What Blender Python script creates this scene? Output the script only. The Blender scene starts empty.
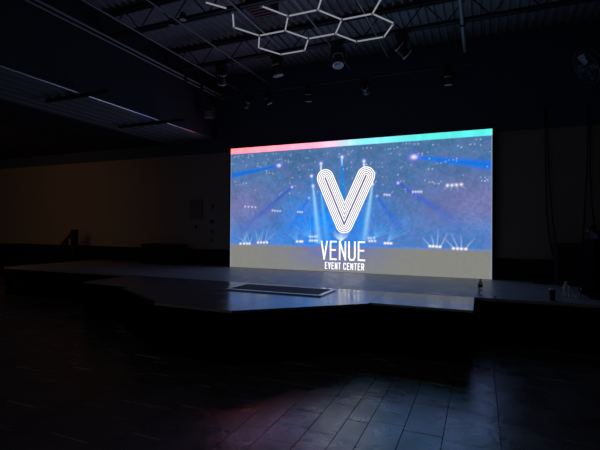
import bpy, math, random
import numpy as np
from mathutils import Vector, Matrix
random.seed(7)
PI = math.pi
sc = bpy.context.scene
COL = sc.collection

# ------------------------------------------------------------------ camera
EYE = 1.65
F_PX = 425.0
YAW, PITCH, ROLL = math.radians(23.01), math.radians(0.462), math.radians(0.389)
cy, sy, cp, sp = math.cos(YAW), math.sin(YAW), math.cos(PITCH), math.sin(PITCH)
FW = Vector((-sy*cp, cy*cp, sp)); R0 = Vector((cy, sy, 0)); U0 = R0.cross(FW)
RT = R0*math.cos(ROLL) + U0*math.sin(ROLL); UP = U0*math.cos(ROLL) - R0*math.sin(ROLL)
CAM = Vector((0, 0, EYE))
cam_d = bpy.data.cameras.new('camera'); cam = bpy.data.objects.new('camera', cam_d); COL.objects.link(cam)
m = Matrix((RT, UP, -FW)).transposed().to_4x4(); m.translation = CAM
cam.matrix_world = m
cam_d.sensor_fit = 'HORIZONTAL'; cam_d.sensor_width = 36; cam_d.lens = 36*F_PX/600
cam_d.clip_start = 0.05; cam_d.clip_end = 100
sc.camera = cam

def ray(u, v): return FW + RT*((u-300)/F_PX) - UP*((v-225)/F_PX)
def onz(u, v, z):
    d = ray(u, v); return CAM + d*((z-EYE)/d.z)
def ony(u, v, y):
    d = ray(u, v); return CAM + d*(y/d.y)
def onx(u, v, x):
    d = ray(u, v); return CAM + d*(x/d.x)

# ------------------------------------------------------------------ materials
def lin(c):
    return tuple(((x/255)/12.92 if x/255 <= .04045 else ((x/255+.055)/1.055)**2.4) for x in c)
MATS = {}
def mat(name, col, rough=.6, metal=0., spec=.5, var=0., vscale=6., bump=0., bscale=30., rvar=0., emit=None, estr=0., alpha_t=0., ior=1.45):
    if name in MATS: return MATS[name]
    m = bpy.data.materials.new(name); m.use_nodes = True
    nt = m.node_tree; n = nt.nodes; b = n['Principled BSDF']
    b.inputs['Base Color'].default_value = (*col, 1); b.inputs['Roughness'].default_value = rough
    b.inputs['Metallic'].default_value = metal; b.inputs['Specular IOR Level'].default_value = spec
    b.inputs['IOR'].default_value = ior
    if alpha_t: b.inputs['Transmission Weight'].default_value = alpha_t
    tc = n.new('ShaderNodeTexCoord')
    if var or rvar:
        no = n.new('ShaderNodeTexNoise'); no.inputs['Scale'].default_value = vscale; no.inputs['Detail'].default_value = 6
        nt.links.new(tc.outputs['Object'], no.inputs['Vector'])
        if var:
            mx = n.new('ShaderNodeMix'); mx.data_type = 'RGBA'
            mx.inputs['A'].default_value = (*[c*(1-var) for c in col], 1); mx.inputs['B'].default_value = (*[min(1, c*(1+var)) for c in col], 1)
            nt.links.new(no.outputs['Fac'], mx.inputs['Factor']); nt.links.new(mx.outputs['Result'], b.inputs['Base Color'])
        if rvar:
            mr = n.new('ShaderNodeMapRange'); mr.inputs['From Min'].default_value = .3; mr.inputs['From Max'].default_value = .7
            mr.inputs['To Min'].default_value = max(.03, rough-rvar); mr.inputs['To Max'].default_value = rough+rvar
            nt.links.new(no.outputs['Fac'], mr.inputs['Value']); nt.links.new(mr.outputs['Result'], b.inputs['Roughness'])
    if bump:
        n2 = n.new('ShaderNodeTexNoise'); n2.inputs['Scale'].default_value = bscale; n2.inputs['Detail'].default_value = 8
        nt.links.new(tc.outputs['Object'], n2.inputs['Vector'])
        bp = n.new('ShaderNodeBump'); bp.inputs['Strength'].default_value = bump; bp.inputs['Distance'].default_value = .01
        nt.links.new(n2.outputs['Fac'], bp.inputs['Height']); nt.links.new(bp.outputs['Normal'], b.inputs['Normal'])
    if emit:
        b.inputs['Emission Color'].default_value = (*emit, 1); b.inputs['Emission Strength'].default_value = estr
    MATS[name] = m; return m

def emission(name, col, s):
    m = bpy.data.materials.new(name); m.use_nodes = True; nt = m.node_tree
    nt.nodes.clear(); o = nt.nodes.new('ShaderNodeOutputMaterial'); e = nt.nodes.new('ShaderNodeEmission')
    e.inputs['Color'].default_value = (*col, 1); e.inputs['Strength'].default_value = s
    nt.links.new(e.outputs[0], o.inputs[0]); return m

M_TILE = mat('slate_tile', (.125, .098, .104), .29, spec=1., ior=2.4, var=.4, vscale=3, bump=.6, bscale=6, rvar=.07)
M_GROUT = mat('grout', (.006, .006, .007), .9, spec=.1)
M_WALL = mat('beige_paint', (.40, .36, .33), .85, spec=.2, var=.05, bump=.05, bscale=80)
M_BLACKWALL = mat('black_wall_paint', (.055, .060, .070), .85, spec=.2, var=.15)
M_BAND = mat('black_wainscot', (.012, .013, .017), .6, spec=.3)
M_STAGE = mat('grey_stage_paint', (.40, .40, .425), .40, spec=.7, var=.22, vscale=5, rvar=.1)
M_DECK = mat('glossy_deck_board', (.15, .148, .165), .18, spec=1., ior=2.5, var=.3, vscale=5, rvar=.06, bump=.03, bscale=6)
M_SKIRT = mat('black_skirt', (.008, .008, .009), .9, spec=.1)
M_ROOFDECK = mat('painted_roof_deck', (.36, .34, .37), .6, spec=.3, var=.2)
M_STEEL = mat('black_painted_steel', (.035, .034, .037), .5, spec=.4)
M_PIPE = mat('dull_galvanised_conduit', (.30, .29, .31), .45, metal=.6)
M_STRUT = mat('grey_strut', (.42, .40, .41), .5, metal=.3)
M_EDGE = mat('bright_metal_edge', (.9, .87, .9), .22, metal=.85)
M_SOFFIT = mat('dark_soffit_panel', (.26, .25, .26), .6, spec=.3)
M_BLACK = mat('black_plastic', (.014, .014, .016), .45)
M_HOUSING = mat('black_lamp_housing', (.03, .03, .034), .35)
M_RING = mat('polished_ring', (.92, .90, .93), .3, metal=.2)
M_LENS = mat('lamp_lens', (.42, .42, .45), .15, spec=.8)
M_DIFF = mat('white_tube_diffuser', (.9, .9, .92), .5, emit=(.75, .74, .85), estr=.32)  # tubes are switched off; faint emission stands in for screen light on them
M_WHITE = mat('white_plastic', (.8, .8, .82), .4)
M_CLEAR = mat('clear_bottle_plastic', (.9, .93, .97), .1, alpha_t=.6, ior=1.33)
M_LABEL = mat('dark_blue_label', (.02, .025, .07), .5)
M_MAT = mat('dark_ribbed_rubber', (.09, .09, .095), .6, spec=.4)
M_MATEDGE = mat('pale_metal_trim', (.85, .84, .85), .25, metal=.5)
M_CLOTH = mat('black_drape', (.006, .006, .007), .95, spec=.05)
M_CASE = mat('black_case_board', (.011, .012, .016), .6, spec=.3)
M_SPK = mat('speaker_coating', (.022, .026, .040), .6, spec=.4, bump=.1, bscale=200)
M_PANEL = mat('grey_cabinet_paint', (.24, .22, .22), .6, spec=.3)
M_DARKPLATE = mat('dark_wall_plate', (.05, .05, .055), .5)
M_FAN = mat('fan_wire', (.13, .135, .165), .4, metal=.4)
M_REDLIT = mat('red_lit_louvre', (.40, .16, .18), .5)  # red light falling on the vent slats, put into their colour
M_FANBLADE = mat('fan_blade', (.28, .28, .33), .35, metal=.3)
M_WOOD = mat('black_painted_wood', (.010, .009, .009), .6)

# ------------------------------------------------------------------ mesh builder
class MB:
    def __init__(s): s.v = []; s.f = []; s.smooth = []
    def add(s, vs, fs, smooth=False):
        o = len(s.v); s.v += [Vector(p) for p in vs]
        for f in fs: s.f.append([i+o for i in f]); s.smooth.append(smooth)
        return s
    def box(s, a, b, rot=None, piv=None):
        (x0, y0, z0), (x1, y1, z1) = a, b
        vs = [Vector(p) for p in ((x0,y0,z0),(x1,y0,z0),(x1,y1,z0),(x0,y1,z0),(x0,y0,z1),(x1,y0,z1),(x1,y1,z1),(x0,y1,z1))]
        if rot is not None:
            c = Vector(piv) if piv is not None else sum(vs, Vector())/8
            vs = [rot @ (p-c) + c for p in vs]
        return s.add(vs, [(0,3,2,1),(4,5,6,7),(0,1,5,4),(1,2,6,5),(2,3,7,6),(3,0,4,7)])
    def prism(s, poly, z0, z1):
        n = len(poly)
        ar = sum(poly[i][0]*poly[(i+1) % n][1]-poly[(i+1) % n][0]*poly[i][1] for i in range(n))
        if ar < 0: poly = poly[::-1]
        vs = [(x, y, z0) for x, y in poly]+[(x, y, z1) for x, y in poly]
        return s.add(vs, [tuple(range(n-1, -1, -1)), tuple(range(n, 2*n))]+[(i, (i+1) % n, n+(i+1) % n, n+i) for i in range(n)])
    def tube(s, pts, r, n=8, r2=None):
        pts = [Vector(p) for p in pts]; k = len(pts); vs = []; prev = None
        for i, p in enumerate(pts):
            d = (pts[min(i+1, k-1)]-pts[max(i-1, 0)]).normalized()
            if prev is None:
                a = d.orthogonal().normalized()
            else:
                a = (prev - d*prev.dot(d)).normalized()
            prev = a; b = d.cross(a)
            rr = r if r2 is None else r+(r2-r)*i/(k-1)
            vs += [p+(a*math.cos(2*PI*j/n)+b*math.sin(2*PI*j/n))*rr for j in range(n)]
        fs = [(i*n+j, i*n+(j+1) % n, (i+1)*n+(j+1) % n, (i+1)*n+j) for i in range(k-1) for j in range(n)]
        s.add(vs, fs, True)
        s.add(vs[:n], [tuple(range(n-1, -1, -1))]); s.add(vs[-n:], [tuple(range(n))])
        return s
    def ring(s, c, nrm, R, r, n=28, k=6):
        nrm = Vector(nrm).normalized(); a = nrm.orthogonal().normalized(); b = nrm.cross(a); c = Vector(c)
        vs = []
        for i in range(n):
            d = a*math.cos(2*PI*i/n)+b*math.sin(2*PI*i/n)
            for j in range(k):
                t = 2*PI*j/k; vs.append(c+d*(R+r*math.cos(t))+nrm*(r*math.sin(t)))
        return s.add(vs, [(i*k+j, ((i+1) % n)*k+j, ((i+1) % n)*k+(j+1) % k, i*k+(j+1) % k) for i in range(n) for j in range(k)], True)
    def lathe(s, prof, n=24, c=(0, 0, 0), axis=(0, 0, 1)):
        q = Vector((0, 0, 1)).rotation_difference(Vector(axis).normalized()); c = Vector(c); vs = []
        for r, z in prof:
            for j in range(n):
                vs.append(c + q @ Vector((r*math.cos(2*PI*j/n), r*math.sin(2*PI*j/n), z)))
        k = len(prof)
        fs = [(i*n+j, i*n+(j+1) % n, (i+1)*n+(j+1) % n, (i+1)*n+j) for i in range(k-1) for j in range(n)]
        s.add(vs, fs, True)
        if prof[0][0] > 1e-4: s.add(vs[:n], [tuple(range(n-1, -1, -1))])
        if prof[-1][0] > 1e-4: s.add(vs[-n:], [tuple(range(n))])
        return s
    def build(s, name, material, parent=None, bevel=0.):
        base = Vector()
        p = parent
        while p is not None: base += Vector(p.location); p = p.parent
        me = bpy.data.meshes.new(name)
        me.from_pydata([tuple(p-base) for p in s.v], [], s.f); me.update()
        for i, pl in enumerate(me.polygons): pl.use_smooth = s.smooth[i]
        me.materials.append(material)
        o = bpy.data.objects.new(name, me); COL.objects.link(o)
        if parent: o.parent = parent
        if bevel:
            b = o.modifiers.new('bevel', 'BEVEL'); b.width = bevel; b.segments = 2; b.limit_method = 'ANGLE'
        return o

def thing(name, label, cat, loc=(0, 0, 0), group=None):
    o = bpy.data.objects.new(name, None); o.location = loc; o.empty_display_size = .1; COL.objects.link(o)
    o['label'] = label; o['category'] = cat
    if group: o['group'] = group
    return o
def tag(o, label, cat, group=None):
    o['label'] = label; o['category'] = cat
    if group: o['group'] = group
    return o
def struct(name, mb, material, parent=None):
    o = mb.build(name, material, parent)
    if not parent: o['kind'] = 'structure'
    return o
def dup(root, loc, label, group=None):
    r = root.copy(); COL.objects.link(r); r.location = loc; r['label'] = label
    if group: r['group'] = group
    for ch in list(root.children):
        c = ch.copy(); COL.objects.link(c); c.parent = r
        for g in list(ch.children):
            d = g.copy(); COL.objects.link(d); d.parent = c
    return r
def kid(root, name):
    return [c for c in root.children if c.name.split('.')[0] == name][0]

# ------------------------------------------------------------------ the setting
YW = 9.5                      # back wall
YS = 9.25                     # face of the LED screen
ZS = EYE-.988                 # stage top
ZD = ZS-.001                  # front decks
XR, XL = 2.4, -16.0
ZC = EYE+3.96                 # roof deck
ZSOF = EYE+2.34               # lower soffit on the left
ZB = 3.64                     # top of the beige paint
XF = -6.42                    # fascia

# floor: individually laid slate tiles in columns running away from the camera
fb = MB()
lines = [-1.30, -1.06, -.87, -.58, -.27, .15, .57, 1.0, 1.43, 1.86, 2.4]
x = -1.30
w_cycle = [.30, .24, .43, .30, .19, .41]; i = 0
while x > XL:
    x -= w_cycle[i % 6]; i += 1
    lines.insert(0, max(x, XL))
for a, b in zip(lines[:-1], lines[1:]):
    y = -1.5-random.random()*.5
    near = -8 < (a+b)/2
    while y < (6.9 if near else 9.6):
        L = random.choice([.30, .42, .60, .60]) if near else 1.2
        g = .0035
        tx, ty = random.uniform(-.0016, .0016), random.uniform(-.0016, .0016)
        z = random.uniform(-.0008, .0008)
        q = [(a+g, y+g), (b-g, y+g), (b-g, y+L-g), (a+g, y+L-g)]
        mx, my = (a+b)/2, y+L/2
        top = [(px, py, z+tx*(px-mx)/.2+ty*(py-my)/.3) for px, py in q]
        ch = [(mx+(px-mx)*1.012, my+(py-my)*1.012, -.006) for px, py in q]
        fb.add(top+ch, [(0, 1, 2, 3), (0, 4, 5, 1), (1, 5, 6, 2), (2, 6, 7, 3), (3, 7, 4, 0)])
        y += L
fl = struct('floor', fb, M_TILE)
struct('floor_base', MB().box((XL, -3, -.12), (XR, YW, -.006)), M_GROUT, fl)

struct('wall_back', MB().box((XL, YW, 0), (XR, YW+.15, ZC+.05)), M_WALL)
struct('trim_1', MB().box((XL, YW-.06, ZB), (XR, YW, ZC)), mat('black_paint_blue_bounce', (.085, .125, .20), .8, spec=.2, var=.1))  # upper black wall, the screen's blue bounce light mixed into its colour
struct('baseboard_back', MB().box((XL, YW-.035, 0), (XR, YW, EYE-.575)), M_BAND)
struct('wall_right', MB().box((XR, -3, 0), (XR+.15, YW+.15, ZC+.05)), M_BLACKWALL)
struct('wall_left', MB().box((XL-.15, -3, 0), (XL, YW+.15, ZC)), M_BLACKWALL)

# corrugated roof deck, ribs running from front to back
cb = MB(); pitch = .155; x = XF-.3; prof = []
while x < XR+.1:
    prof += [(x, ZC), (x+.045, ZC), (x+.065, ZC+.045), (x+.135, ZC+.045)]; x += pitch
vs = [(px, 1.0, pz) for px, pz in prof]+[(px, YW, pz) for px, pz in prof]; n = len(prof)
cb.add(vs, [(k, n+k, n+k+1, k+1) for k in range(n-1)])
ceil = struct('ceiling', cb, M_ROOFDECK)
ceil.modifiers.new('thick', 'SOLIDIFY').thickness = .006

# left bulkhead: dark fascia, bright lower edge, ribbed soffit
struct('trim_2', MB().box((XF-.05, 1.0, ZSOF), (XF, YW-.06, ZC)), M_BLACKWALL)
struct('trim_3', MB().tube([(XF-.005, 1.0, ZSOF-.012), (XF-.005, YW-.06, ZSOF-.012)], .02, 16), M_EDGE)
sb = MB()
sb.box((-8.1, 1.0, ZSOF+.03), (XF-.05, YW-.06, ZSOF+.08))
for k in range(6):
    x0 = -6.62-.26*k
    sb.box((x0-.13, 1.0, ZSOF-.02), (x0, YW-.06, ZSOF+.03))
struct('trim_4', sb, M_SOFFIT)
struct('trim_5', MB().box((XL, 1.0, ZSOF-.03), (-8.1, YW-.06, ZSOF+.12)), M_BLACKWALL)

# ------------------------------------------------------------------ stage
t = thing('stage_platform', 'long low grey stage platform along the back wall', 'stage', (-4.2, 8, 0))
XSL = -10.7
MB().box((XSL, 6.73, ZS-.04), (XR-.02, YW-.04, ZS)).build('deck_top', M_STAGE, t)
MB().box((XSL+.02, 6.75, 0), (XR-.03, YW-.06, ZS-.04)).build('skirt', M_SKIRT, t)

def stage_deck(poly, label):
    c = (sum(p[0] for p in poly)/len(poly), sum(p[1] for p in poly)/len(poly))
    t = thing('stage_deck', label, 'stage deck', (c[0], c[1], 0), 'portable decks forming the stage thrust')
    MB().prism(poly, ZD-.03, ZD).build('deck_top', M_DECK, t)
    ins = [(c[0]+(px-c[0])*.985, c[1]+(py-c[1])*.985) for px, py in poly]
    MB().prism(ins, 0, ZD-.03).build('skirt', M_SKIRT, t)
    return t
YB = 6.7285; g = .004
stage_deck([(-3.95+g, 4.40), (-2.72-g, 4.36), (-2.72-g, YB), (-3.95+g, YB)], 'long dark stage deck with straight front edge, centre of the thrust')
stage_deck([(-2.72+g, 4.38), (-1.36-g, 5.56), (-1.36-g, YB), (-2.72+g, YB)], 'glossy wedge stage deck with slanting front edge reflecting the white logo')
stage_deck([(-1.36+g, 5.62), (-.08, 5.62), (-.08, YB), (-1.36+g, YB)], 'square stage deck reflecting blue, at the right end of the thrust')
stage_deck([(-3.95-g, 4.48), (-3.95-g, YB), (-5.35+g, YB), (-5.35+g, 5.25)], 'dim wedge stage deck with slanting front edge on the left of the thrust')
stage_deck([(-5.35-g, 5.55), (-5.35-g, YB), (-6.6, YB), (-6.6, 5.55)], 'dim square stage deck at the far left end of the thrust')

# ribbed mat with pale raised edging
t = thing('floor_mat', 'dark ribbed rectangular mat with pale edging lying on the stage thrust', 'mat', (-2.93, 6.1, ZD))
mx0, mx1, my0, my1 = -3.76, -2.12, 5.77, 6.47
mb = MB().box((mx0+.03, my0+.06, ZD), (mx1-.06, my1-.03, ZD+.012))
k = mx0+.06
while k < mx1-.1:
    mb.box((k, my0+.075, ZD+.012), (k+.022, my1-.05, ZD+.02)); k += .045
mb.build('ribbed_surface', M_MAT, t)
e = MB()
e.box((mx0, my0, ZD), (mx1, my0+.06, ZD+.021)); e.box((mx0, my1-.03, ZD), (mx1, my1, ZD+.021))
e.box((mx0, my0+.06, ZD), (mx0+.03, my1-.03, ZD+.021)); e.box((mx1-.06, my0+.06, ZD), (mx1, my1-.03, ZD+.021))
e.build('edging', M_MATEDGE, t, bevel=.004)['label'] = 'pale metal edging'

# ------------------------------------------------------------------ LED screen
SX0, SX1, SZ0, SZ1 = -5.851, .211, ZS+.003, EYE+2.011
W, H = SX1-SX0, SZ1-SZ0
scr = thing('led_screen', 'large glowing LED wall with white V logo over a blue concert picture', 'screen', ((SX0+SX1)/2, YS, ZS))
def P(u, v):
    """panel coordinates (metres from lower left) of a traced point"""
    p = ony(u, v, YS); return (p.x-SX0, p.z-SZ0)
def Pa(u, v): return np.array(P(u, v))
NX, NZ = 480, 238
gx, gz = np.meshgrid(np.linspace(0, W, NX+1), np.linspace(0, H, NZ+1))
def L(c): return np.array(lin(c))
rng = np.random.default_rng(4)
img = np.zeros(gx.shape+(3,))
h = gz/H; sx = gx/W
def mixc(a, b, t): return a*(1-t[..., None])+b*t[..., None]
def sstep(e0, e1, x):
    t = np.clip((x-e0)/(e1-e0), 0, 1); return t*t*(3-2*t)
HOR = .195
def smooth_noise(nx, nz):
    a = rng.random((nz+2, nx+2)); xs = sx*nx; zs = h*nz
    i = np.clip(xs.astype(int), 0, nx); j = np.clip(zs.astype(int), 0, nz); fx = xs-i; fz = zs-j
    fx = fx*fx*(3-2*fx); fz = fz*fz*(3-2*fz)
    return (a[j, i]*(1-fx)+a[j, i+1]*fx)*(1-fz)+(a[j+1, i]*(1-fx)+a[j+1, i+1]*fx)*fz
# sky of the concert picture
up = sstep(HOR, .95, h)
img = mixc(L((66, 114, 174)), L((60, 103, 145)), up)
mauve = np.exp(-((h-.52)/.17)**2)*np.clip(sstep(.30, .05, sx)+sstep(.66, .95, sx), 0, 1)
img = mixc(img, L((108, 108, 156)), .85*mauve)
glow = np.exp(-((sx-.43)/.17)**2)*np.exp(-((h-.30)/.26)**2)
img = mixc(img, L((8, 122, 226)), np.clip(1.2*glow, 0, .95))
lowblue = np.exp(-((h-.25)/.10)**2)
img = mixc(img, L((52, 118, 194)), .45*lowblue)
n1 = smooth_noise(14, 8); n2 = smooth_noise(40, 22)
img *= 1.22*(.86+.28*n1)[..., None]*(.90+.2*n2)[..., None]
img = mixc(img, L((100, 104, 160)), .35*np.clip(n2*1.4-.5, 0, 1)*(h > HOR))
n3 = smooth_noise(170, 84); n4 = smooth_noise(120, 60)
img = mixc(img, L((112, 108, 150)), .42*np.clip(n3*2-.75, 0, 1)*(h > HOR)*(1-.75*np.clip(glow*1.2, 0, 1)))
img *= (1.08+.26*(n4-.5)*(h > HOR))[..., None]
# stage floor of the concert picture
flo = np.broadcast_to(L((134, 134, 130)), img.shape).copy()
cb_ = np.exp(-((sx-.45)/.16)**2)*np.clip((h)/.195, 0, 1)**.7
flo = mixc(flo, L((104, 116, 186)), np.clip(cb_*1.15*(.6+.8*n2), 0, 1))
flo = mixc(flo, L((140, 139, 131)), .3*smooth_noise(20, 40))
below = sstep(HOR+.008, HOR-.008, h)
img = mixc(img, flo, below)
img = mixc(img, L((84, 140, 230)), .5*np.exp(-((h-HOR)/.008)**2))
def addc(c, a): 
    global img
    img = mixc(img, c, np.clip(a, 0, 1))
def beam(p0, p1, w0, w1, c, a0, a1, soft=1.0):
    p0 = Pa(*p0); p1 = Pa(*p1); d = p1-p0; l = np.hypot(*d); d /= l
    qx, qz = gx-p0[0], gz-p0[1]; t = (qx*d[0]+qz*d[1])/l; s = -qx*d[1]+qz*d[0]
    w = (w0+(w1-w0)*np.clip(t, 0, 1))/45.
    m_ = np.exp(-(np.abs(s)/w)**(2*soft))*sstep(-.02, .02, t)*(1-sstep(.85, 1.0, t) if a1 < .05 else 1-sstep(1.0, 1.02, t))
    addc(L(c), m_*(a0+(a1-a0)*np.clip(t, 0, 1)))
def dot(u, v, r, c, a=1., asp=1.):
    p = Pa(u, v); d2 = ((gx-p[0])/asp)**2+(gz-p[1])**2
    addc(L(c), a*np.exp(-d2/(r/45.)**2))
# big blue beams
beam((279, 165.5), (228, 176.5), 1.2, 3.6, (0, 112, 226), .95, .9, 1.2)
beam((414, 157), (498, 166), 1.4, 4.6, (0, 118, 236), .95, .9, 1.2)
beam((292, 187), (240, 232), .8, 4.5, (52, 84, 205), .85, .1)
beam((398, 183), (462, 226), .8, 6, (52, 92, 212), .85, .1)
beam((309, 198), (285, 236), .8, 4, (30, 104, 220), .7, .1)
beam((377, 196), (402, 232), .8, 5, (20, 96, 220), .8, .2)
# light curtains around the logo
beam((342, 157), (343, 215), 1.4, 2.2, (10, 134, 226), 1, .8)
beam((342, 157), (342, 166), .8, .6, (240, 250, 255), 1, .3)
beam((313, 186), (319, 243), .9, 3.4, (150, 214, 255), 1, .55)
beam((311.5, 176), (313, 186), .9, 1.2, (40, 160, 235), 1, .9)
beam((372.5, 184), (364, 240), .9, 3.4, (150, 214, 255), 1, .55)
beam((321, 193), (327, 240), .7, 3.0, (90, 190, 255), .9, .4)
beam((364, 200), (361, 240), .7, 3.0, (30, 140, 240), .8, .4)
beam((321, 163), (321, 172), .9, .8, (250, 252, 255), 1, .9)
beam((364, 161), (364, 170), .9, .8, (250, 252, 255), 1, .9)
# fans of thin rays
def fan(u, v, n, ln, c, spread=75, a=.8, off=0):
    for k in range(n):
        an = math.radians(90+off+spread*((k+.5)/n-.5)*2*.62)
        l = ln*(.7+.5*random.random())
        beam((u, v), (u+l*math.cos(an), v-l*math.sin(an)), .42, .7, c, a*1.05, .03)
for u, n in ((241, 1), (244, 1), (247, 2), (250, 2)): fan(u, 243, n, 15, (150, 196, 240), 60, .75, random.uniform(-40, 40))
for u, n in ((258, 2), (261, 2), (265, 2)): fan(u, 242, n, 15, (150, 200, 250), 60, .75, random.uniform(-45, 15))
fan(297, 241, 5, 16, (100, 190, 250), 55, .7, 25); fan(311, 238, 6, 20, (110, 200, 255), 60, .7, 35)
fan(374, 238, 6, 22, (100, 190, 255), 60, .7, -38); fan(388, 241, 5, 22, (120, 190, 255), 50, .7, -40)
for u, o in ((430, 45), (434, 15), (437, -5), (441, -28)): fan(u, 245.5, 1, 16, (170, 210, 255), 20, .85, o)
for u, o in ((454, 45), (458, 25), (461.5, 2), (466, -42)): fan(u, 248, 1, 18, (180, 204, 250), 20, .85, o)
fan(341, 241, 11, 13, (225, 245, 255), 95, .95)
for u, v in ((246, 207), (249, 207), (252, 207.5), (255, 208)): fan(u, v+1, 1, -8, (150, 165, 215), 20, .5, (250.5-u)*-9)
for u, v in ((448, 185), (452, 185), (456.5, 184.5), (461, 184.5)): fan(u, v+1, 1, -8, (170, 185, 235), 20, .7, (454-u)*-8)
for u in (413, 416, 419, 421.5): fan(u, 192, 1, -6, (150, 165, 225), 20, .5, (417-u)*-6)
# lamp dots
for (u, v, r) in ((279, 165.5, 2.0), (414, 157, 2.6)):
    dot(u, v, r*1.5, (120, 110, 255), .8, 1.4); dot(u, v, r*.75, (250, 245, 255), 1, 1.4)
for u, v in ((292, 187), (398, 183)): dot(u, v, 2.0, (120, 110, 255), .8); dot(u, v, 1.1, (225, 220, 255), 1)
for u, v in ((309, 198), (377, 196), (375, 173)): dot(u, v, 1.2, (170, 200, 255), 1)
for u, v in ((342, 157), (364, 161), (321, 163.5), (311.5, 176), (313, 186), (372.5, 184)):
    dot(u, v, 2.6, (100, 120, 255), .6); dot(u, v, 1.4, (245, 250, 255), 1)
rows = [(240.5, 243.7), (244, 243.6), (247, 243.6), (249.5, 243.6), (258, 242.6), (261, 242.5), (264, 242.5), (267, 242.5), (430, 246.2), (433, 246.3),
        (436.5, 246.6), (440, 246.8), (453.5, 248.4), (457.5, 248.6), (461.5, 248.8), (465.8, 249), (385, 243.2), (388, 243.2), (391, 243.3), (297, 241.6), (300, 241.5), (302, 241.5)]
for u, v in rows: dot(u, v, 1.0, (252, 248, 255), 1.6, 1.2)
for u in (310, 312.3, 315, 317): dot(u, 236.6, 1.0, (225, 240, 255), .95); dot(u, 240.6, 1.1, (245, 250, 255), 1)
for u in (368.5, 371, 374): dot(u, 238, 1.0, (225, 240, 255), .95); dot(u+1, 241, 1.1, (245, 250, 255), 1)
for u, v in ((245, 206.5), (248.5, 206.7), (252, 207), (255.5, 207.3), (272.5, 210.5), (275, 210.7), (277.5, 211), (280, 211.2), (298, 211.9), (300, 212), (302, 212)):
    dot(u, v, .9, (245, 240, 255), .9)
for u, v in ((413, 191.8), (415.7, 191.7), (418.5, 191.7), (421.3, 191.7), (384.5, 194.6), (387, 194.8), (389.5, 195)): dot(u, v, .95, (245, 240, 255), .9)
for u, v in ((447.5, 185.4), (452, 185.2), (456.6, 184.9), (461.3, 184.4)): dot(u, v, 1.3, (250, 245, 255), 1)
# ceiling lights of the picture
for k in range(150):
    s_ = rng.random(); q = 1-.36*rng.random()**1.25-.06
    px, pz = s_*W, q*H; rr = rng.uniform(.009, .015)
    nb = 2 if rng.random() < .25 else 1
    for b_ in range(nb):
        d2 = (gx-px-b_*.08)**2+(gz-pz)**2
        addc(L((205, 228, 250)), rng.uniform(.4, .95)*np.exp(-d2/rr**2))
# fine moire of the pixels
img *= (1+.10*np.sin(gx*118.)*np.sin(gz*97.))[..., None]
img *= (.88+.24*rng.random(gx.shape))[..., None]
# coloured stripe along the top edge
BANDH = .135
tb = sx
cA = L((255, 168, 182))*np.array([2.6, 1, 1]); cB = L((250, 190, 215))*np.array([1.7, 1, 1.1]); cC = L((150, 225, 240))*np.array([1, 1.3, 1.3]); cD = L((96, 244, 234))*np.array([1, 1.04, 1.06])
bc = mixc(mixc(cA, cB, sstep(.0, .40, tb)), mixc(cC, cD, sstep(.55, .8, tb)), sstep(.34, .58, tb))
bc *= (.95+.25*np.clip(smooth_noise(60, 2)-.4, 0, 1))[..., None]
bm_ = sstep(H-BANDH-.006, H-BANDH+.006, gz)
img = mixc(img, bc, bm_)
# thin pale rim at both sides
rim = np.clip(sstep(.03, .0, gx)+sstep(W-.03, W, gx), 0, 1)
img = mixc(img, np.maximum(img, L((150, 170, 200))), .7*rim)

verts = np.stack([gx+SX0, np.full(gx.shape, YS), gz+SZ0], -1).reshape(-1, 3)-np.array(scr.location)
idx = np.arange((NX+1)*(NZ+1)).reshape(NZ+1, NX+1)
quads = np.stack([idx[:-1, :-1], idx[:-1, 1:], idx[1:, 1:], idx[1:, :-1]], -1).reshape(-1, 4)
me = bpy.data.meshes.new('display')
me.vertices.add(len(verts)); me.vertices.foreach_set('co', verts.astype(np.float32).ravel())
me.loops.add(quads.size); me.loops.foreach_set('vertex_index', quads.astype(np.int32).ravel())
me.polygons.add(len(quads)); me.polygons.foreach_set('loop_start', np.arange(0, quads.size, 4, dtype=np.int32))
me.update(calc_edges=True)
ca = me.color_attributes.new('picture', 'FLOAT_COLOR', 'POINT')
ca.data.foreach_set('color', np.concatenate([img.reshape(-1, 3), np.ones((len(verts), 1))], 1).astype(np.float32).ravel())
md = bpy.data.materials.new('led_picture'); md.use_nodes = True; nt = md.node_tree; nt.nodes.clear()
o_ = nt.nodes.new('ShaderNodeOutputMaterial'); em = nt.nodes.new('ShaderNodeEmission'); at = nt.nodes.new('ShaderNodeAttribute')
at.attribute_name = 'picture'; nt.links.new(at.outputs['Color'], em.inputs['Color']); nt.links.new(em.outputs[0], o_.inputs[0])
em.inputs['Strength'].default_value = 1.0
me.materials.append(md)
disp = bpy.data.objects.new('display', me); COL.objects.link(disp); disp.parent = scr
disp['label'] = 'lit picture of stage lights with a pink to turquoise stripe on top'
b = MB().box((SX0, YS+.004, SZ0), (SX1, YS+.09, SZ1)); b.build('cabinet', M_BLACK, scr)
MB().box((SX0-.09, YS+.10, SZ0), (SX1+.07, YS+.19, SZ1-.02)).build('support_frame', M_SKIRT, scr)

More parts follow.
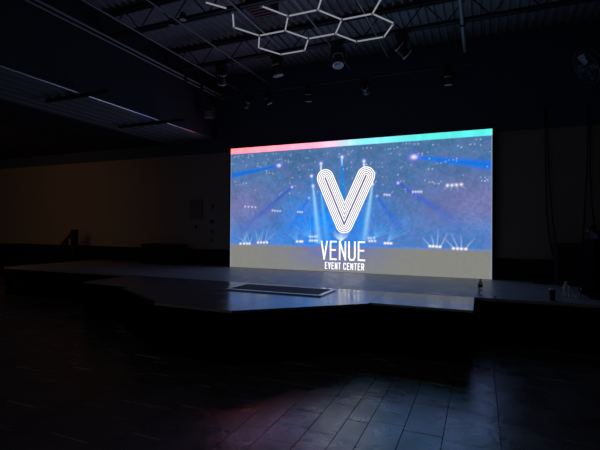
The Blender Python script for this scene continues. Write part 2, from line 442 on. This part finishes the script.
# logo: concentric rounded V
A, B_, Q = Pa(325.3, 178.0), Pa(366.0, 175.6), Pa(344.2, 224.2)
def contour(r, n=14):
    def nrm(d): return np.array([-d[1], d[0]])      # left normal
    dl = (Q-A)/np.hypot(*(Q-A)); dr = (B_-Q)/np.hypot(*(B_-Q))
    pts = []
    nl = nrm(dl)     # points to the right/up side when walking down the left arm
    nr = nrm(dr)
    outl = -nl; outr = -nr
    def arc(c, a0, a1):
        return [c+r*np.array([math.cos(a0+(a1-a0)*k/n), math.sin(a0+(a1-a0)*k/n)]) for k in range(n+1)]
    aol = math.atan2(outl[1], outl[0]); aor = math.atan2(outr[1], outr[0])
    while aol > aor: aol -= 2*PI
    pts += arc(Q, aol, aor)                          # round the foot
    a0 = aor; pts += arc(B_, a0, a0+PI)              # right cap
    # inner notch
    p1 = Q+nr*r; p2 = Q+nl*r
    Mx = np.array([dr, -(-dl)]).T; tt = np.linalg.solve(Mx, p2-p1); notch = p1+dr*tt[0]
    pts += [notch]
    a1 = math.atan2(nl[1], nl[0]); pts += arc(A, a1, a1+PI)
    return pts
lg = MB(); R_ = 9.15/44.8; N_ = 5; pt = R_/(N_+.05)
for k in range(N_):
    r1 = R_-k*pt; r0 = r1-pt*.58
    c1, c0 = contour(r1), contour(r0); n = len(c1)
    vs = [(SX0+p[0], YS-.005, SZ0+p[1]) for p in c1]+[(SX0+p[0], YS-.005, SZ0+p[1]) for p in c0]
    lg.add(vs, [(i, (i+1) % n, n+(i+1) % n, n+i) for i in range(n)])
M_SCRW = emission('led_white', lin((250, 249, 252)), 1.4)
lo = lg.build('logo', M_SCRW, scr); lo['label'] = 'white V made of nested rounded lines'
c1 = contour(R_*.98); bk = MB()
# filled backing of the V
ctr = contour(.004); n = len(c1)
bk.add([(SX0+p[0], YS-.003, SZ0+p[1]) for p in c1]+[(SX0+p[0], YS-.003, SZ0+p[1]) for p in ctr], [(i, (i+1) % n, n+(i+1) % n, n+i) for i in range(n)])
bk.build('logo_ground', emission('led_mauve', lin((96, 78, 104)), 1.), scr)

# condensed lettering from strokes (unit box: x 0..1, y 0..1)
GL = {'V': [[(0, 1), (.5, 0), (1, 1)]], 'E': [[(1, 1), (0, 1), (0, 0), (1, 0)], [(0, .53), (.85, .53)]],
      'N': [[(0, 0), (0, 1), (1, 0), (1, 1)]], 'U': [[(0, 1), (0, .16), (.2, 0), (.8, 0), (1, .16), (1, 1)]],
      'T': [[(0, 1), (1, 1)], [(.5, 1), (.5, 0)]],
      'C': [[(1, .78), (1, .86), (.8, 1), (.2, 1), (0, .86), (0, .14), (.2, 0), (.8, 0), (1, .14), (1, .22)]],
      'R': [[(0, 0), (0, 1), (.75, 1), (1, .88), (1, .62), (.75, .5), (0, .5)], [(.5, .5), (1, 0)]]}
def stroke(mb, pts, w, y):
    for a, b in zip(pts[:-1], pts[1:]):
        a, b = np.array(a), np.array(b); d = (b-a)/np.hypot(*(b-a)); nn = np.array([-d[1], d[0]])*w/2
        e_ = d*w*.42
        q = [a-e_-nn, b+e_-nn, b+e_+nn, a-e_+nn]
        mb.add([(SX0+p[0], y, SZ0+p[1]) for p in q], [(0, 1, 2, 3)])
def word(mb, txt, x0, x1, z0, z1, w, gap, space=.6, y=YS-.004):
    ws = [space if c == ' ' else 1. for c in txt]
    tot = sum(ws); n = len(txt); cw = (x1-x0-gap*(n-1))/tot; x = x0
    for k, c in enumerate(txt):
        if c != ' ':
            for s_ in GL[c]:
                stroke(mb, [(x+w/2+p[0]*(cw-w), z0+w/2+p[1]*(z1-z0-w)) for p in s_], w, y-.0003*k)
        x += cw*ws[k]+gap
tl, br = P(320.9, 240.6), P(365.2, 261.2)
wd = MB(); word(wd, 'VENUE', tl[0], br[0], br[1], tl[1], .036, .05)
wd.build('lettering', M_SCRW, scr)['label'] = 'white word VENUE'
tl, br = P(325, 262.0), P(364.2, 270.6)
mid_ = tl[0]+(br[0]-tl[0])*.445
wd = MB(); word(wd, 'EVENT', tl[0], mid_-.03, br[1], tl[1], .019, .02)
wd.build('lettering', M_SCRW, scr)['label'] = 'smaller white word EVENT'
wd = MB(); word(wd, 'CENTER', mid_+.03, br[0], br[1], tl[1], .019, .02)
wd.build('lettering', M_SCRW, scr)['label'] = 'smaller white word CENTER'

# ------------------------------------------------------------------ roof joists
def joist(y, label):
    t = thing('roof_joist', label, 'roof joist', (-2, y, ZC), 'open web steel joists under the roof deck')
    zt, zb = ZC-.002, EYE+3.49
    b = MB()
    for s in (-1, 1): b.box((XF+.01, y+s*.012, zt-.06), (XR-.01, y+s*.06, zt))
    b.build('top_chord', M_STEEL, t)
    b = MB()
    for s in (-1, 1): b.box((XF+.01, y+s*.012, zb), (XR-.01, y+s*.06, zb+.05))
    b.build('bottom_chord', M_STEEL, t)
    w = MB(); x = XF+.1; up_ = True; st = .36
    while x+st < XR:
        z0, z1 = (zb+.03, zt-.03) if up_ else (zt-.03, zb+.03)
        w.tube([(x, y, z0), (x+st, y, z1)], .011, 6); x += st; up_ = not up_
    w.build('web', M_STEEL, t)
    return t
joist(7.62, 'black open web roof joist nearest the screen, stage lights hanging below')
joist(5.82, 'black open web roof joist nearer the viewer, above the honeycomb light')

# conduits running from front to back below the joists
ZP = EYE+3.49
cd = [(-5.61, .019, 9.35, 'grey conduit running beside the thick strut at the left'), (-4.7, .014, 9.35, 'thin grey conduit left of the honeycomb light'),
      (-3.55, .019, 7.30, 'grey conduit passing over the left cell of the honeycomb light'),
      (-2.62, .016, 9.35, 'thin grey conduit over the middle cell of the honeycomb light'),
      (-1.73, .016, 8.55, 'thin straight conduit crossing the right cell of the honeycomb light')]
for x, r, ye, lb in cd:
    o = thing('conduit', lb, 'conduit', (x, 5, ZP-r), 'conduits under the roof joists')
    MB().tube([(x, 1.2, ZP-r), (x, ye, ZP-r)], r, 8).build('pipe', M_PIPE, o)
    for y in (5.82, 7.62):
        if y < ye: MB().box((x-.03, y-.03, ZP-.012), (x+.03, y+.03, ZP-.001)).build('hanging_strap', M_STEEL, o)
o = thing('pipe', 'pale blue lit pipe running towards the viewer right of the honeycomb light', 'pipe', (-.29, 5, ZP-.03))
MB().tube([(-.29, 1.2, ZP-.03), (-.29, 8.8, ZP-.03)], .03, 10).build('pipe_run', mat('light_pipe', (.55, .55, .58), .4, metal=.3), o)
for y in (5.82, 7.62): MB().box((-.335, y-.025, ZP-.07), (-.245, y+.025, ZP-.001)).build('hanging_clamp', M_STEEL, o)

# thick strut at the left fascia
o = thing('lighting_strut', 'thick double grey strut along the left bulkhead below the roof', 'strut', (-6.15, 5, EYE+3.35))
zc = EYE+3.36
MB().tube([(-6.13, 1.2, zc+.035), (-6.13, 9.3, zc+.035)], .021, 12).build('rail', M_STRUT, o)
MB().tube([(-6.13, 1.2, zc-.045), (-6.13, 9.3, zc-.045)], .016, 12).build('rail', M_STRUT, o)
for y in (onx(185, 75, -6.13).y, onx(201, 83, -6.13).y): MB().box((-6.165, y-.03, zc-.075), (-6.095, y+.03, zc+.07)).build('clamp', M_STEEL, o)
for y in (5.82, 7.62): MB().tube([(-6.13, y, zc+.03), (-6.13, y, ZP)], .012, 6).build('hanger', M_STEEL, o)

# cross struts under the soffit
for (ua, va, ub, vb, lb) in ((45, 101, 110, 92, 'nearer black cross strut under the ribbed left soffit'), (122, 128, 182, 119, 'farther black cross strut under the ribbed left soffit')):
    pa, pb = onz(ua, va, ZSOF-.05), onz(ub, vb, ZSOF-.05); yy = (pa.y+pb.y)/2
    o = thing('cross_strut', lb, 'strut', ((pa.x+pb.x)/2, yy, ZSOF-.05), 'cross struts under the soffit')
    MB().box((pa.x, yy-.03, ZSOF-.07), (pb.x, yy+.03, ZSOF-.022)).build('bar', M_BLACK, o)
    MB().box((-6.62, yy-.05, ZSOF-.03), (-6.40, yy+.05, ZSOF-.02)).build('hanging_clamp', M_STEEL, o)

# ------------------------------------------------------------------ honeycomb light
ZH = EYE+3.3
hl = thing('honeycomb_light', 'white honeycomb tube light hanging under the roof joists', 'ceiling light', (-2.5, 6.4, ZH))
S = .49; AP = S*math.sqrt(3)/2
cent = [(-3.255, 5.975), (-3.255, 6.825), (-2.515, 6.40), (-1.78, 6.825), (-1.78, 5.975)]
seen = {}; vset = {}
for cx, cy_ in cent:
    vs = [(cx+S*math.cos(k*PI/3), cy_+S*math.sin(k*PI/3)) for k in range(6)]
    for k in range(6):
        a, b = vs[k], vs[(k+1) % 6]
        key = (round((a[0]+b[0])/2/.12), round((a[1]+b[1])/2/.12))
        near = [q for q in seen if abs(q[0]-(a[0]+b[0])/2) < .1 and abs(q[1]-(a[1]+b[1])/2) < .1]
        if near: continue
        seen[((a[0]+b[0])/2, (a[1]+b[1])/2)] = (a, b)
        for p in (a, b):
            if not [q for q in vset if math.hypot(q[0]-p[0], q[1]-p[1]) < .1]: vset[p] = 1
for mid, (a, b) in seen.items():
    if abs(mid[0]+3.255) < .05 and mid[1] < 5.7: continue          # one tube is missing in the photograph
    a, b = Vector((*a, ZH)), Vector((*b, ZH)); d = (b-a).normalized()*.022
    MB().tube([a+d, b-d], .012, 10).build('tube', M_DIFF, hl)
for p in vset:
    MB().lathe([(.020, -.018), (.024, 0), (.020, .02)], 10, (p[0], p[1], ZH)).build('connector', M_WHITE, hl)
for k, p in enumerate(vset):
    if k % 3 == 0:
        MB().tube([(p[0], p[1], ZH+.02), (p[0], p[1], ZC)], .0025, 5).build('hanging_wire', M_STEEL, hl)
pa, pb = onz(206, 2.5, ZH), onz(226, 8.2, ZH)
o = thing('light_tube', 'short white tube light by itself left of the honeycomb light', 'ceiling light', tuple((pa+pb)/2))
MB().tube([pa, pb], .012, 10).build('tube', M_DIFF, o)
mm = (pa+pb)/2
MB().tube([mm, (mm.x, mm.y, ZC)], .003, 5).build('hanging_wire', M_STEEL, o)

# ------------------------------------------------------------------ stage lights
def stage_light(loc, label, tilt, pan, s=1.12, group='stage lights on the joist nearest the screen', lens=True):
    t = thing('stage_light', label, 'stage light', loc, group)
    x, y, z = loc
    MB().box((x-.03, y-.055, z-.05), (x+.03, y+.055, z-.001)).build('hanging_clamp', M_STEEL, t)
    MB().box((x-.10*s, y-.08*s, z-.05-.08*s), (x+.10*s, y+.08*s, z-.05)).build('base', M_HOUSING, t, bevel=.01)
    zp = z-.05-.22*s
    rz = Matrix.Rotation(pan, 3, 'Z')
    yk = MB()
    for q in (-1, 1):
        yk.box((x+q*.105*s-.012, y-.03*s, zp-.03*s), (x+q*.105*s+.012, y+.03*s, z-.05-.07*s), rz, (x, y, zp))
    yk.box((x-.115*s, y-.03*s, z-.05-.10*s), (x+.115*s, y+.03*s, z-.05-.07*s), rz, (x, y, zp))
    yk.build('yoke', M_HOUSING, t, bevel=.006)
    hd = MB().lathe([(.0, .13*s), (.05*s, .125*s), (.075*s, .09*s), (.082*s, .0), (.088*s, -.09*s), (.088*s, -.12*s)], 20)
    ho = hd.build('head', M_HOUSING); ho.parent = t; ho.location = (0, 0, zp-z)
    ho.rotation_euler = (tilt, 0, pan)
    lr = MB().ring((0, 0, -.118*s), (0, 0, 1), .082*s, .013*s).build('lens_ring', M_RING); lr.parent = ho
    ln = MB().lathe([(.0, -.135*s), (.04*s, -.131*s), (.078*s, -.119*s)], 20).build('lens', M_LENS); ln.parent = ho
    MB_ = MB().ring((0, 0, .06*s), (0, 0, 1), .079*s, .010*s).build('rear_trim', M_RING); MB_.parent = ho
    return t
YJ = 7.62
for u, v, lb, ti, pn in ((222, 66, 'stage light hanging at the left end of the front joist row', .75, .6),
                         (277, 55, 'stage light hanging below the left cells of the honeycomb light', .25, -.5),
                         (338, 46, 'stage light hanging below the middle cell of the honeycomb light', -.3, .4),
                         (402, 37, 'stage light hanging at the right end of the front joist row', .9, -.9)):
    p = ony(u, v, YJ)
    stage_light((p.x, YJ, ZP-.001), lb, ti, pn)
# rear pipe just in front of the screen plane
ZR = EYE+3.18; YR = 8.72
o = thing('lighting_pipe', 'faint black pipe across the ceiling just in front of the screen', 'pipe', (-2.8, YR, ZR))
MB().tube([(-5.95, YR, ZR), (-.15, YR, ZR)], .024, 10).build('pipe_run', M_STEEL, o)
for x in (-5.5, -3.0, -.5): MB().tube([(x, YR, ZR), (x, YR, ZC)], .008, 6).build('hanger', M_STEEL, o)
for u, v, lb, ti, pn, s in ((247, 110, 'small stage light at the left end of the rear row above the pink stripe', .8, .9, .75),
                            (268, 104, 'small tilted stage light second from left in the rear row', .5, -.9, .7),
                            (308, 100, 'small stage light in the middle of the rear row', .3, .3, .85),
                            (365, 97, 'round faced stage light in the rear row right of the middle', 1.2, .05, .8),
                            (448, 86, 'stage light at the right end of the rear row above the turquoise stripe', .2, -.2, .85)):
    p = ony(u, v, YR)
    stage_light((p.x, YR, ZR-.022), lb, ti, pn, s, 'stage lights on the rear pipe')
# box lamp hanging from the thick strut
p = onx(210, 113, -6.13)
o = thing('box_lamp', 'small square lamp hanging from the end of the thick left strut', 'stage light', (p.x, p.y, p.z))
MB().tube([(p.x, p.y, p.z+.1), (p.x, p.y, zc-.064)], .012, 6).build('hanger', M_STEEL, o)
MB().box((p.x-.11, p.y-.09, p.z-.14), (p.x+.11, p.y+.09, p.z+.12), Matrix.Rotation(.3, 3, 'Z')).build('housing', mat('grey_housing', (.10, .09, .10), .45), o, bevel=.012)
MB().box((p.x-.085, p.y-.104, p.z-.11), (p.x+.085, p.y-.092, p.z+.02), Matrix.Rotation(.3, 3, 'Z'), (p.x, p.y, p.z)).build('lens', M_LENS, o)
MB().box((p.x-.10, p.y-.12, p.z-.15), (p.x+.10, p.y-.09, p.z-.125), Matrix.Rotation(.3, 3, 'Z'), (p.x, p.y, p.z)).build('lip', M_RING, o)
# two small spots by the near joist
for u, v, lb in ((183, 18, 'small spotlight with white lens by the nearer joist at the left'), (172, 24, 'small dim spotlight just left of the white lens spotlight')):
    p = ony(u, v, 5.70)
    o = thing('spotlight', lb, 'spotlight', tuple(p), 'small spotlights on the nearer joist')
    MB().tube([(p.x, p.y, p.z+.04), (p.x, p.y+.08, ZP+.02)], .01, 6).build('hanger', M_STEEL, o)
    MB().lathe([(.0, .09), (.045, .085), (.06, .0), (.062, -.03)], 16, tuple(p)).build('housing', M_HOUSING, o)
    MB().lathe([(.0, -.034), (.054, -.031)], 16, tuple(p)).build('lens', M_WHITE if u > 180 else M_LENS, o)
# louvred vent
p = onz(262, 12, EYE+3.75)
o = thing('ceiling_vent', 'small louvred vent box with red light coloured into its slats under the roof deck beside the honeycomb light', 'vent', (p.x, p.y, ZC))
MB().box((p.x-.22, p.y-.2, p.z), (p.x+.22, p.y+.2, ZC-.002)).build('box', M_STEEL, o)
for k in range(4):
    MB().box((p.x-.18, p.y-.16+k*.09, p.z-.016), (p.x+.18, p.y-.135+k*.09, p.z-.001)).build('louvre', M_REDLIT, o)

# ------------------------------------------------------------------ wall fan
nf = Vector((-.82, -.20, -.53)).normalized()
p = ray(586.5, 68); p = CAM+p*7.0
o = thing('wall_fan', 'round wire cage fan on a bracket high at the right', 'fan', tuple(p))
RF = .285
a_ = nf.orthogonal().normalized(); b_ = nf.cross(a_)
cg = MB()
for k, (rr, dz) in enumerate(((RF, 0), (RF, -.10), (RF*.8, .045), (RF*.6, .06), (RF*.4, .07), (RF*.2, .075))):
    cg.ring(p+nf*dz, nf, rr, .005 if k > 1 else .010, 32, 5)
for k in range(18):
    d = a_*math.cos(k*PI/9)+b_*math.sin(k*PI/9)
    cg.tube([p+nf*.075+d*.05, p+nf*.06+d*RF*.6, p+d*RF, p-nf*.10+d*RF, p-nf*.13+d*.06], .003, 4)
cg.build('cage', M_FAN, o)
bl = MB()
for k in range(4):
    d = a_*math.cos(k*PI/2+.4)+b_*math.sin(k*PI/2+.4); e_ = nf.cross(d)
    pts = [p+d*.05+e_*.03, p+d*.22+e_*.09+nf*.025, p+d*.25-e_*.03-nf*.02, p+d*.06-e_*.04-nf*.02]
    bl.add(pts+[q-nf*.006 for q in pts], [(0, 1, 2, 3), (7, 6, 5, 4), (0, 4, 5, 1), (1, 5, 6, 2), (2, 6, 7, 3), (3, 7, 4, 0)])
bl.build('blades', M_FANBLADE, o)
MB().lathe([(.0, .07), (.05, .06), (.06, 0), (.08, -.10), (.08, -.22), (.0, -.24)], 18, p, nf).build('motor', M_FAN, o)
MB().tube([p-nf*.22, (XR-.3, p.y+.02, p.z+.12), (XR-.03, p.y+.02, p.z+.12)], .018, 8).build('bracket', M_STEEL, o)
MB().box((XR-.03, p.y-.06, p.z+.02), (XR-.001, p.y+.10, p.z+.22)).build('wall_plate', M_STEEL, o)

# ------------------------------------------------------------------ back wall fittings
def wbox(u0, v0, u1, v1): 
    a, b = ony(u0, v1, YW), ony(u1, v0, YW); return a, b
a, b = wbox(191, 200, 203, 219)
o = thing('electrical_panel', 'grey rectangular electrical panel on the beige wall left of the screen', 'electrical panel', ((a.x+b.x)/2, YW, a.z))
MB().box((a.x, YW-.05, a.z), (b.x, YW-.0005, b.z)).build('box', M_PANEL, o)
MB().box((a.x+.02, YW-.06, a.z+.02), (b.x-.02, YW-.05, b.z-.02)).build('door_frame', M_PANEL, o, bevel=.003)
for u, v, w_, h_, lb, dk in ((213, 206.5, .06, .12, 'dark narrow wall plate, topmost right of the electrical panel', 1), (212, 221.5, .12, .09, 'dark wide wall plate below the narrow one right of the panel', 1),
                         (196, 227, .08, .09, 'small dark square plate under the electrical panel', 1), (212.5, 231.5, .09, .10, 'grey wall plate below the wide dark plate', 0), (211.5, 240, .09, .09, 'lowest grey wall plate near the black band', 0)):
    q = ony(u, v, YW)
    o = thing('wall_plate', lb, 'wall plate', (q.x, YW, q.z), 'plates on the wall left of the screen')
    MB().box((q.x-w_/2, YW-.015, q.z-h_/2), (q.x+w_/2, YW-.0005, q.z+h_/2)).build('plate', M_DARKPLATE if dk else M_PANEL, o, bevel=.003)
    MB().box((q.x-.012, YW-.024, q.z-.02), (q.x+.012, YW-.015, q.z+.02)).build('switch', M_DARKPLATE, o)

# black case at the foot of the wall
q0, q1 = ony(141, 247, 9.0), ony(178, 247, 9.0); zt = ony(160, 244.3, 9.0).z
o = thing('road_case', 'black road case at the foot of the wall left of the screen', 'case', ((q0.x+q1.x)/2, 9.2, ZS))
MB().box((q0.x, 9.0, ZS+.04), (q1.x, 9.4, zt-.10)).build('body', M_CASE, o, bevel=.01)
MB().box((q0.x, 9.0, zt-.095), (q1.x, 9.4, zt)).build('lid', M_CASE, o, bevel=.01)
for x in (q0.x+.08, q1.x-.08):
    for y in (9.06, 9.34): MB().box((x-.03, y-.02, ZS+.001), (x+.03, y+.02, ZS+.04)).build('caster', M_BLACK, o)
for x in (q0.x+.25, q1.x-.25): MB().box((x-.04, 8.985, zt-.14), (x+.04, 8.999, zt-.05)).build('latch', M_DARKPLATE, o)

# steps with a handrail at the far left end of the stage
o = thing('stage_steps', 'black steps going down off the far left end of the stage', 'steps', (-11.2, 8.8, 0))
for k in range(3):
    MB().box((XSL-.32*(k+1), 8.3, 0), (XSL-.32*k-.003, 9.4, ZS-.02-.17*(k+1))).build('step', M_WOOD, o)
q = ony(74.5, 230, 9.0); zt = ony(74.5, 230, 9.0).z
o = thing('handrail', 'black handrail with square post at the top of the stage steps', 'handrail', (q.x, 9.0, ZS))
px_ = ony(74.6, 240, 9.0).x
MB().box((px_-.075, 8.93, ZS+.001), (px_+.075, 9.07, zt+.01)).build('post', M_WOOD, o, bevel=.008)
r0, r1 = ony(72.5, 233, 9.0), ony(58.5, 248.5, 9.0)
d = (r1-r0)
MB().tube([r0, r0+d*1.6], .045, 8).build('rail', M_WOOD, o)
bq = ony(67, 240, 9.0)
MB().box((bq.x-.03, 8.97, .3), (bq.x+.03, 9.03, bq.z)).build('baluster', M_WOOD, o)

# ------------------------------------------------------------------ right side gear
def bottle(p, hgt, label, cap=M_WHITE, lab=M_LABEL, group=None):
    o = thing('water_bottle', label, 'bottle', tuple(p), group); s = hgt/.2
    MB().lathe([(.0, .001), (.028*s, .001), (.032*s, .012*s), (.032*s, .05*s), (.029*s, .06*s), (.032*s, .07*s), (.032*s, .135*s), (.026*s, .155*s), (.013*s, .172*s), (.013*s, .183*s)], 18, p).build('body', M_CLEAR, o)
    MB().lathe([(.033*s, .085*s), (.0335*s, .088*s), (.0335*s, .122*s), (.033*s, .125*s)], 18, p).build('label', lab, o)
    MB().lathe([(.016*s, .180*s), (.016*s, .2*s), (.0, .2*s)], 14, p).build('cap', cap, o)
    return o
p = onz(480.3, 293, ZS); bottle(p, .215, 'clear water bottle with white cap standing on the stage beside the screen')
p = onz(495, 297.2, ZS)
tag(MB().lathe([(.0, .001), (.022, .001), (.022, .016), (.019, .02), (.0, .02)], 14, p).build('bottle_cap', M_WHITE), 'small white cap lying on the stage edge right of the water bottle', 'cap')
p = onz(565.8, 296.5, ZS); bottle(p, .225, 'clear bottle standing by the black draped table at the right', M_WHITE, M_CLEAR)
p = onz(569.8, 296.3, ZS); bottle(p, .15, 'shorter clear bottle just right of the tall bottle at the right', M_WHITE, M_CLEAR)
# dark tumbler
p = onz(552.4, 300.5, ZS)
o = thing('tumbler', 'black tumbler with silver rim standing at the right stage edge', 'tumbler', tuple(p))
MB().lathe([(.0, .001), (.032, .001), (.042, .15), (.042, .16)], 20, p).build('body', M_BLACK, o)
MB().lathe([(.043, .150), (.044, .156), (.043, .162), (.0, .163)], 20, p).build('lid', M_RING, o)
# cable coil
p = onz(541, 283.5, ZS)
cbm = MB()
pts = [Vector((p.x+(.16+.012*math.sin(k*.9))*math.cos(k*PI/10), p.y+.13*math.sin(k*PI/10), ZS+.012+.012*(k//20)+.003*math.sin(k*.7))) for k in range(81)]
cbm.tube(pts, .009, 6)
tag(cbm.build('cable_coil', M_BLACK), 'black coiled cable lying on the stage right of the screen', 'cable')
# folded leaflet / clear lid leaning by the bottles
a, b = onz(571.5, 297, ZS), onz(578, 298.6, ZS)
o = tag(MB().add([(a.x, a.y, ZS+.10), (a.x+.012, a.y+.03, ZS+.10), (b.x+.012, b.y+.03, ZS+.002), (b.x, b.y, ZS+.002), (a.x, a.y, ZS+.002), (a.x+.012, a.y+.03, ZS+.002)],
        [(0, 1, 2, 3), (0, 3, 4), (1, 5, 2), (0, 4, 5, 1), (3, 2, 5, 4)]).build('plastic_wedge', mat('pale_translucent_plastic', (.45, .47, .55), .3)), 'small pale sloping wedge right of the clear bottles', 'wedge')
p = onz(580.8, 297.2, ZS)
o = thing('marker_pen', 'thin pale pen shaped stick standing upright at the right', 'stick', tuple(p))
MB().lathe([(.0, .001), (.007, .001), (.007, .10)], 10, p).build('barrel', M_PANEL, o)
MB().lathe([(.008, .10), (.008, .14), (.0, .145)], 10, p).build('cap', M_WHITE, o)
# loudspeaker
p = onz(566, 284.5, ZS)
sxc = p.x; syc = min(p.y, 9.1)
o = thing('loudspeaker', 'tall black loudspeaker standing by the wall right of the screen', 'loudspeaker', (sxc, syc, ZS))
zt = ony(566, 243.5, syc-.18).z
MB().box((sxc-.18, syc-.19, ZS+.02), (sxc+.18, syc+.17, zt)).build('cabinet', M_SPK, o, bevel=.015)
MB().box((sxc-.155, syc-.205, ZS+.06), (sxc+.155, syc-.191, zt-.05)).build('grille', mat('speaker_grille', (.020, .024, .036), .5, bump=.3, bscale=300), o)
for q_ in (-1, 1):
    for w_ in (-1, 1): MB().box((sxc+q_*.14-.02, syc+w_*.13-.02, ZS+.001), (sxc+q_*.14+.02, syc+w_*.13+.02, ZS+.02)).build('foot', M_BLACK, o)
# black draped table
q = onz(583, 301, ZS); tx0, tx1, ty0, ty1 = 1.50, 2.34, 7.25, 8.1
zt = ZS+.86
o = thing('draped_table', 'table under a black floor length cloth at the right end of the stage', 'table', ((tx0+tx1)/2, (ty0+ty1)/2, ZS))
cl = MB(); per = []
def side(n, a, b):
    return [(a[0]+(b[0]-a[0])*k/n, a[1]+(b[1]-a[1])*k/n) for k in range(n)]
per = side(24, (tx0, ty0), (tx1, ty0))+side(24, (tx1, ty0), (tx1, ty1))+side(24, (tx1, ty1), (tx0, ty1))+side(24, (tx0, ty1), (tx0, ty0))
n = len(per); cx0, cy0 = (tx0+tx1)/2, (ty0+ty1)/2; vs = []
for lev, (z, fl_, wv) in enumerate(((zt, -.01, 0), (zt-.03, 0, .003), (zt-.4, .015, .014), (ZS+.003, .03, .026))):
    for k, (x, y) in enumerate(per):
        d = Vector((x-cx0, y-cy0)).normalized(); w_ = fl_+wv*math.sin(k*1.57+.3*math.sin(k))
        vs.append((min(x+d.x*w_, XR-.012), y+d.y*w_, z))
cl.add(vs, [(l*n+k, l*n+(k+1) % n, (l-1)*n+(k+1) % n, (l-1)*n+k) for l in range(1, 4) for k in range(n)], True)
cl.add(vs[:n], [tuple(range(n))])
cl.build('tablecloth', M_CLOTH, o)
MB().box((tx0+.03, ty0+.03, zt-.04), (tx1-.03, ty1-.03, zt-.006)).build('tabletop', M_WOOD, o)
for x in (tx0+.08, tx1-.08):
    for y in (ty0+.08, ty1-.08): MB().box((x-.02, y-.02, ZS+.001), (x+.02, y+.02, zt-.04)).build('leg', M_STEEL, o)
# gear on the table
o = thing('mixing_desk', 'black sloping mixing desk on the draped table', 'mixing desk', (1.95, 7.62, zt))
xa, xb = 1.56, 2.3
mbx = MB(); ya, yb = 7.34, 7.80
mbx.add([(xa, ya, zt+.001), (xb, ya, zt+.001), (xb, yb, zt+.001), (xa, yb, zt+.001), (xa, ya, zt+.05), (xb, ya, zt+.05), (xb, yb, zt+.14), (xa, yb, zt+.14)],
        [(0, 3, 2, 1), (4, 5, 6, 7), (0, 1, 5, 4), (1, 2, 6, 5), (2, 3, 7, 6), (3, 0, 4, 7)])
mbx.build('body', M_BLACK, o)
for i_ in range(6):
    for j in range(3):
        yy = ya+.08+j*.13; zz = zt+.05+.09*(yy-ya)/(yb-ya)
        MB().lathe([(.012, 0), (.010, .022), (.0, .023)], 10, (xa+.08+i_*.115, yy, zz)).build('knob', M_PANEL, o)
p = Vector((1.62, 7.95, zt))
o = thing('desk_lamp', 'small black lamp with pale knob at the left end of the draped table', 'lamp', tuple(p))
MB().lathe([(.05, .001), (.05, .015), (.012, .02), (.010, .10)], 14, p).build('base', M_BLACK, o)
MB().lathe([(.0, .07), (.035, .065), (.045, .0), (.05, -.05)], 16, p+Vector((0, 0, .15)), (.5, .3, .8)).build('head', M_BLACK, o)
MB().lathe([(.0, .02), (.014, .014), (.02, 0), (.014, -.014), (.0, -.02)], 12, p+Vector((-.06, -.02, .12))).build('knob', M_WHITE, o)

# hanging cables on the right part of the back wall
for pts, lb in (([(545, 127), (546, 180), (547, 215), (549, 235), (553, 256)], 'black cable hanging down the beige wall, left strand of the pair beside the screen'),
                ([(546.3, 127), (549, 175), (552, 215), (556, 245)], 'black cable hanging down the beige wall, right strand of the pair beside the screen'),
                ([(588.5, 126), (587, 170), (585, 205), (583, 240)], 'black cable hanging at the far right of the beige wall, left strand'),
                ([(590.5, 126), (590, 170), (592, 205), (596, 240)], 'black cable hanging at the far right of the beige wall, right strand')):
    pp = [ony(u, v, YW-.075) for u, v in pts]
    pp[0].z = ZB+.4
    fine = []
    for a, b in zip(pp[:-1], pp[1:]):
        for k in range(5): fine.append(a.lerp(b, k/5))
    fine.append(pp[-1])
    tag(MB().tube(fine, .011, 6).build('hanging_cable', M_BLACK), lb, 'cable', 'cables hanging on the back wall')

# ------------------------------------------------------------------ light
w = bpy.data.worlds.new('night'); sc.world = w; w.use_nodes = True
w.node_tree.nodes['Background'].inputs[0].default_value = (.60, .56, .55, 1)
w.node_tree.nodes['Background'].inputs[1].default_value = .052
def lamp(name, kind, loc, power, col, size=.3, target=None, spot=None):
    d = bpy.data.lights.new(name, kind); d.energy = power; d.color = col
    if kind == 'AREA': d.size = size
    else: d.shadow_soft_size = size
    if spot: d.spot_size = spot; d.spot_blend = 1.
    o = bpy.data.objects.new(name, d); COL.objects.link(o); o.location = loc
    if target is not None:
        o.rotation_euler = (Vector(target)-Vector(loc)).to_track_quat('-Z', 'Y').to_euler()
    return o
lamp('warm_house_lamp', 'SPOT', (-10.7, 4.6, 3.7), 46, (1, .47, .20), 1.3, (-13.6, 9.5, 2.0), 2.5)

sc.view_settings.view_transform = 'Standard'
sc.view_settings.look = 'None'
sc.view_settings.exposure = 0.0
sc.view_settings.gamma = 1.0
sc.view_settings.use_curve_mapping = False
sc.cycles.use_denoising = True
sc.cycles.max_bounces = 8
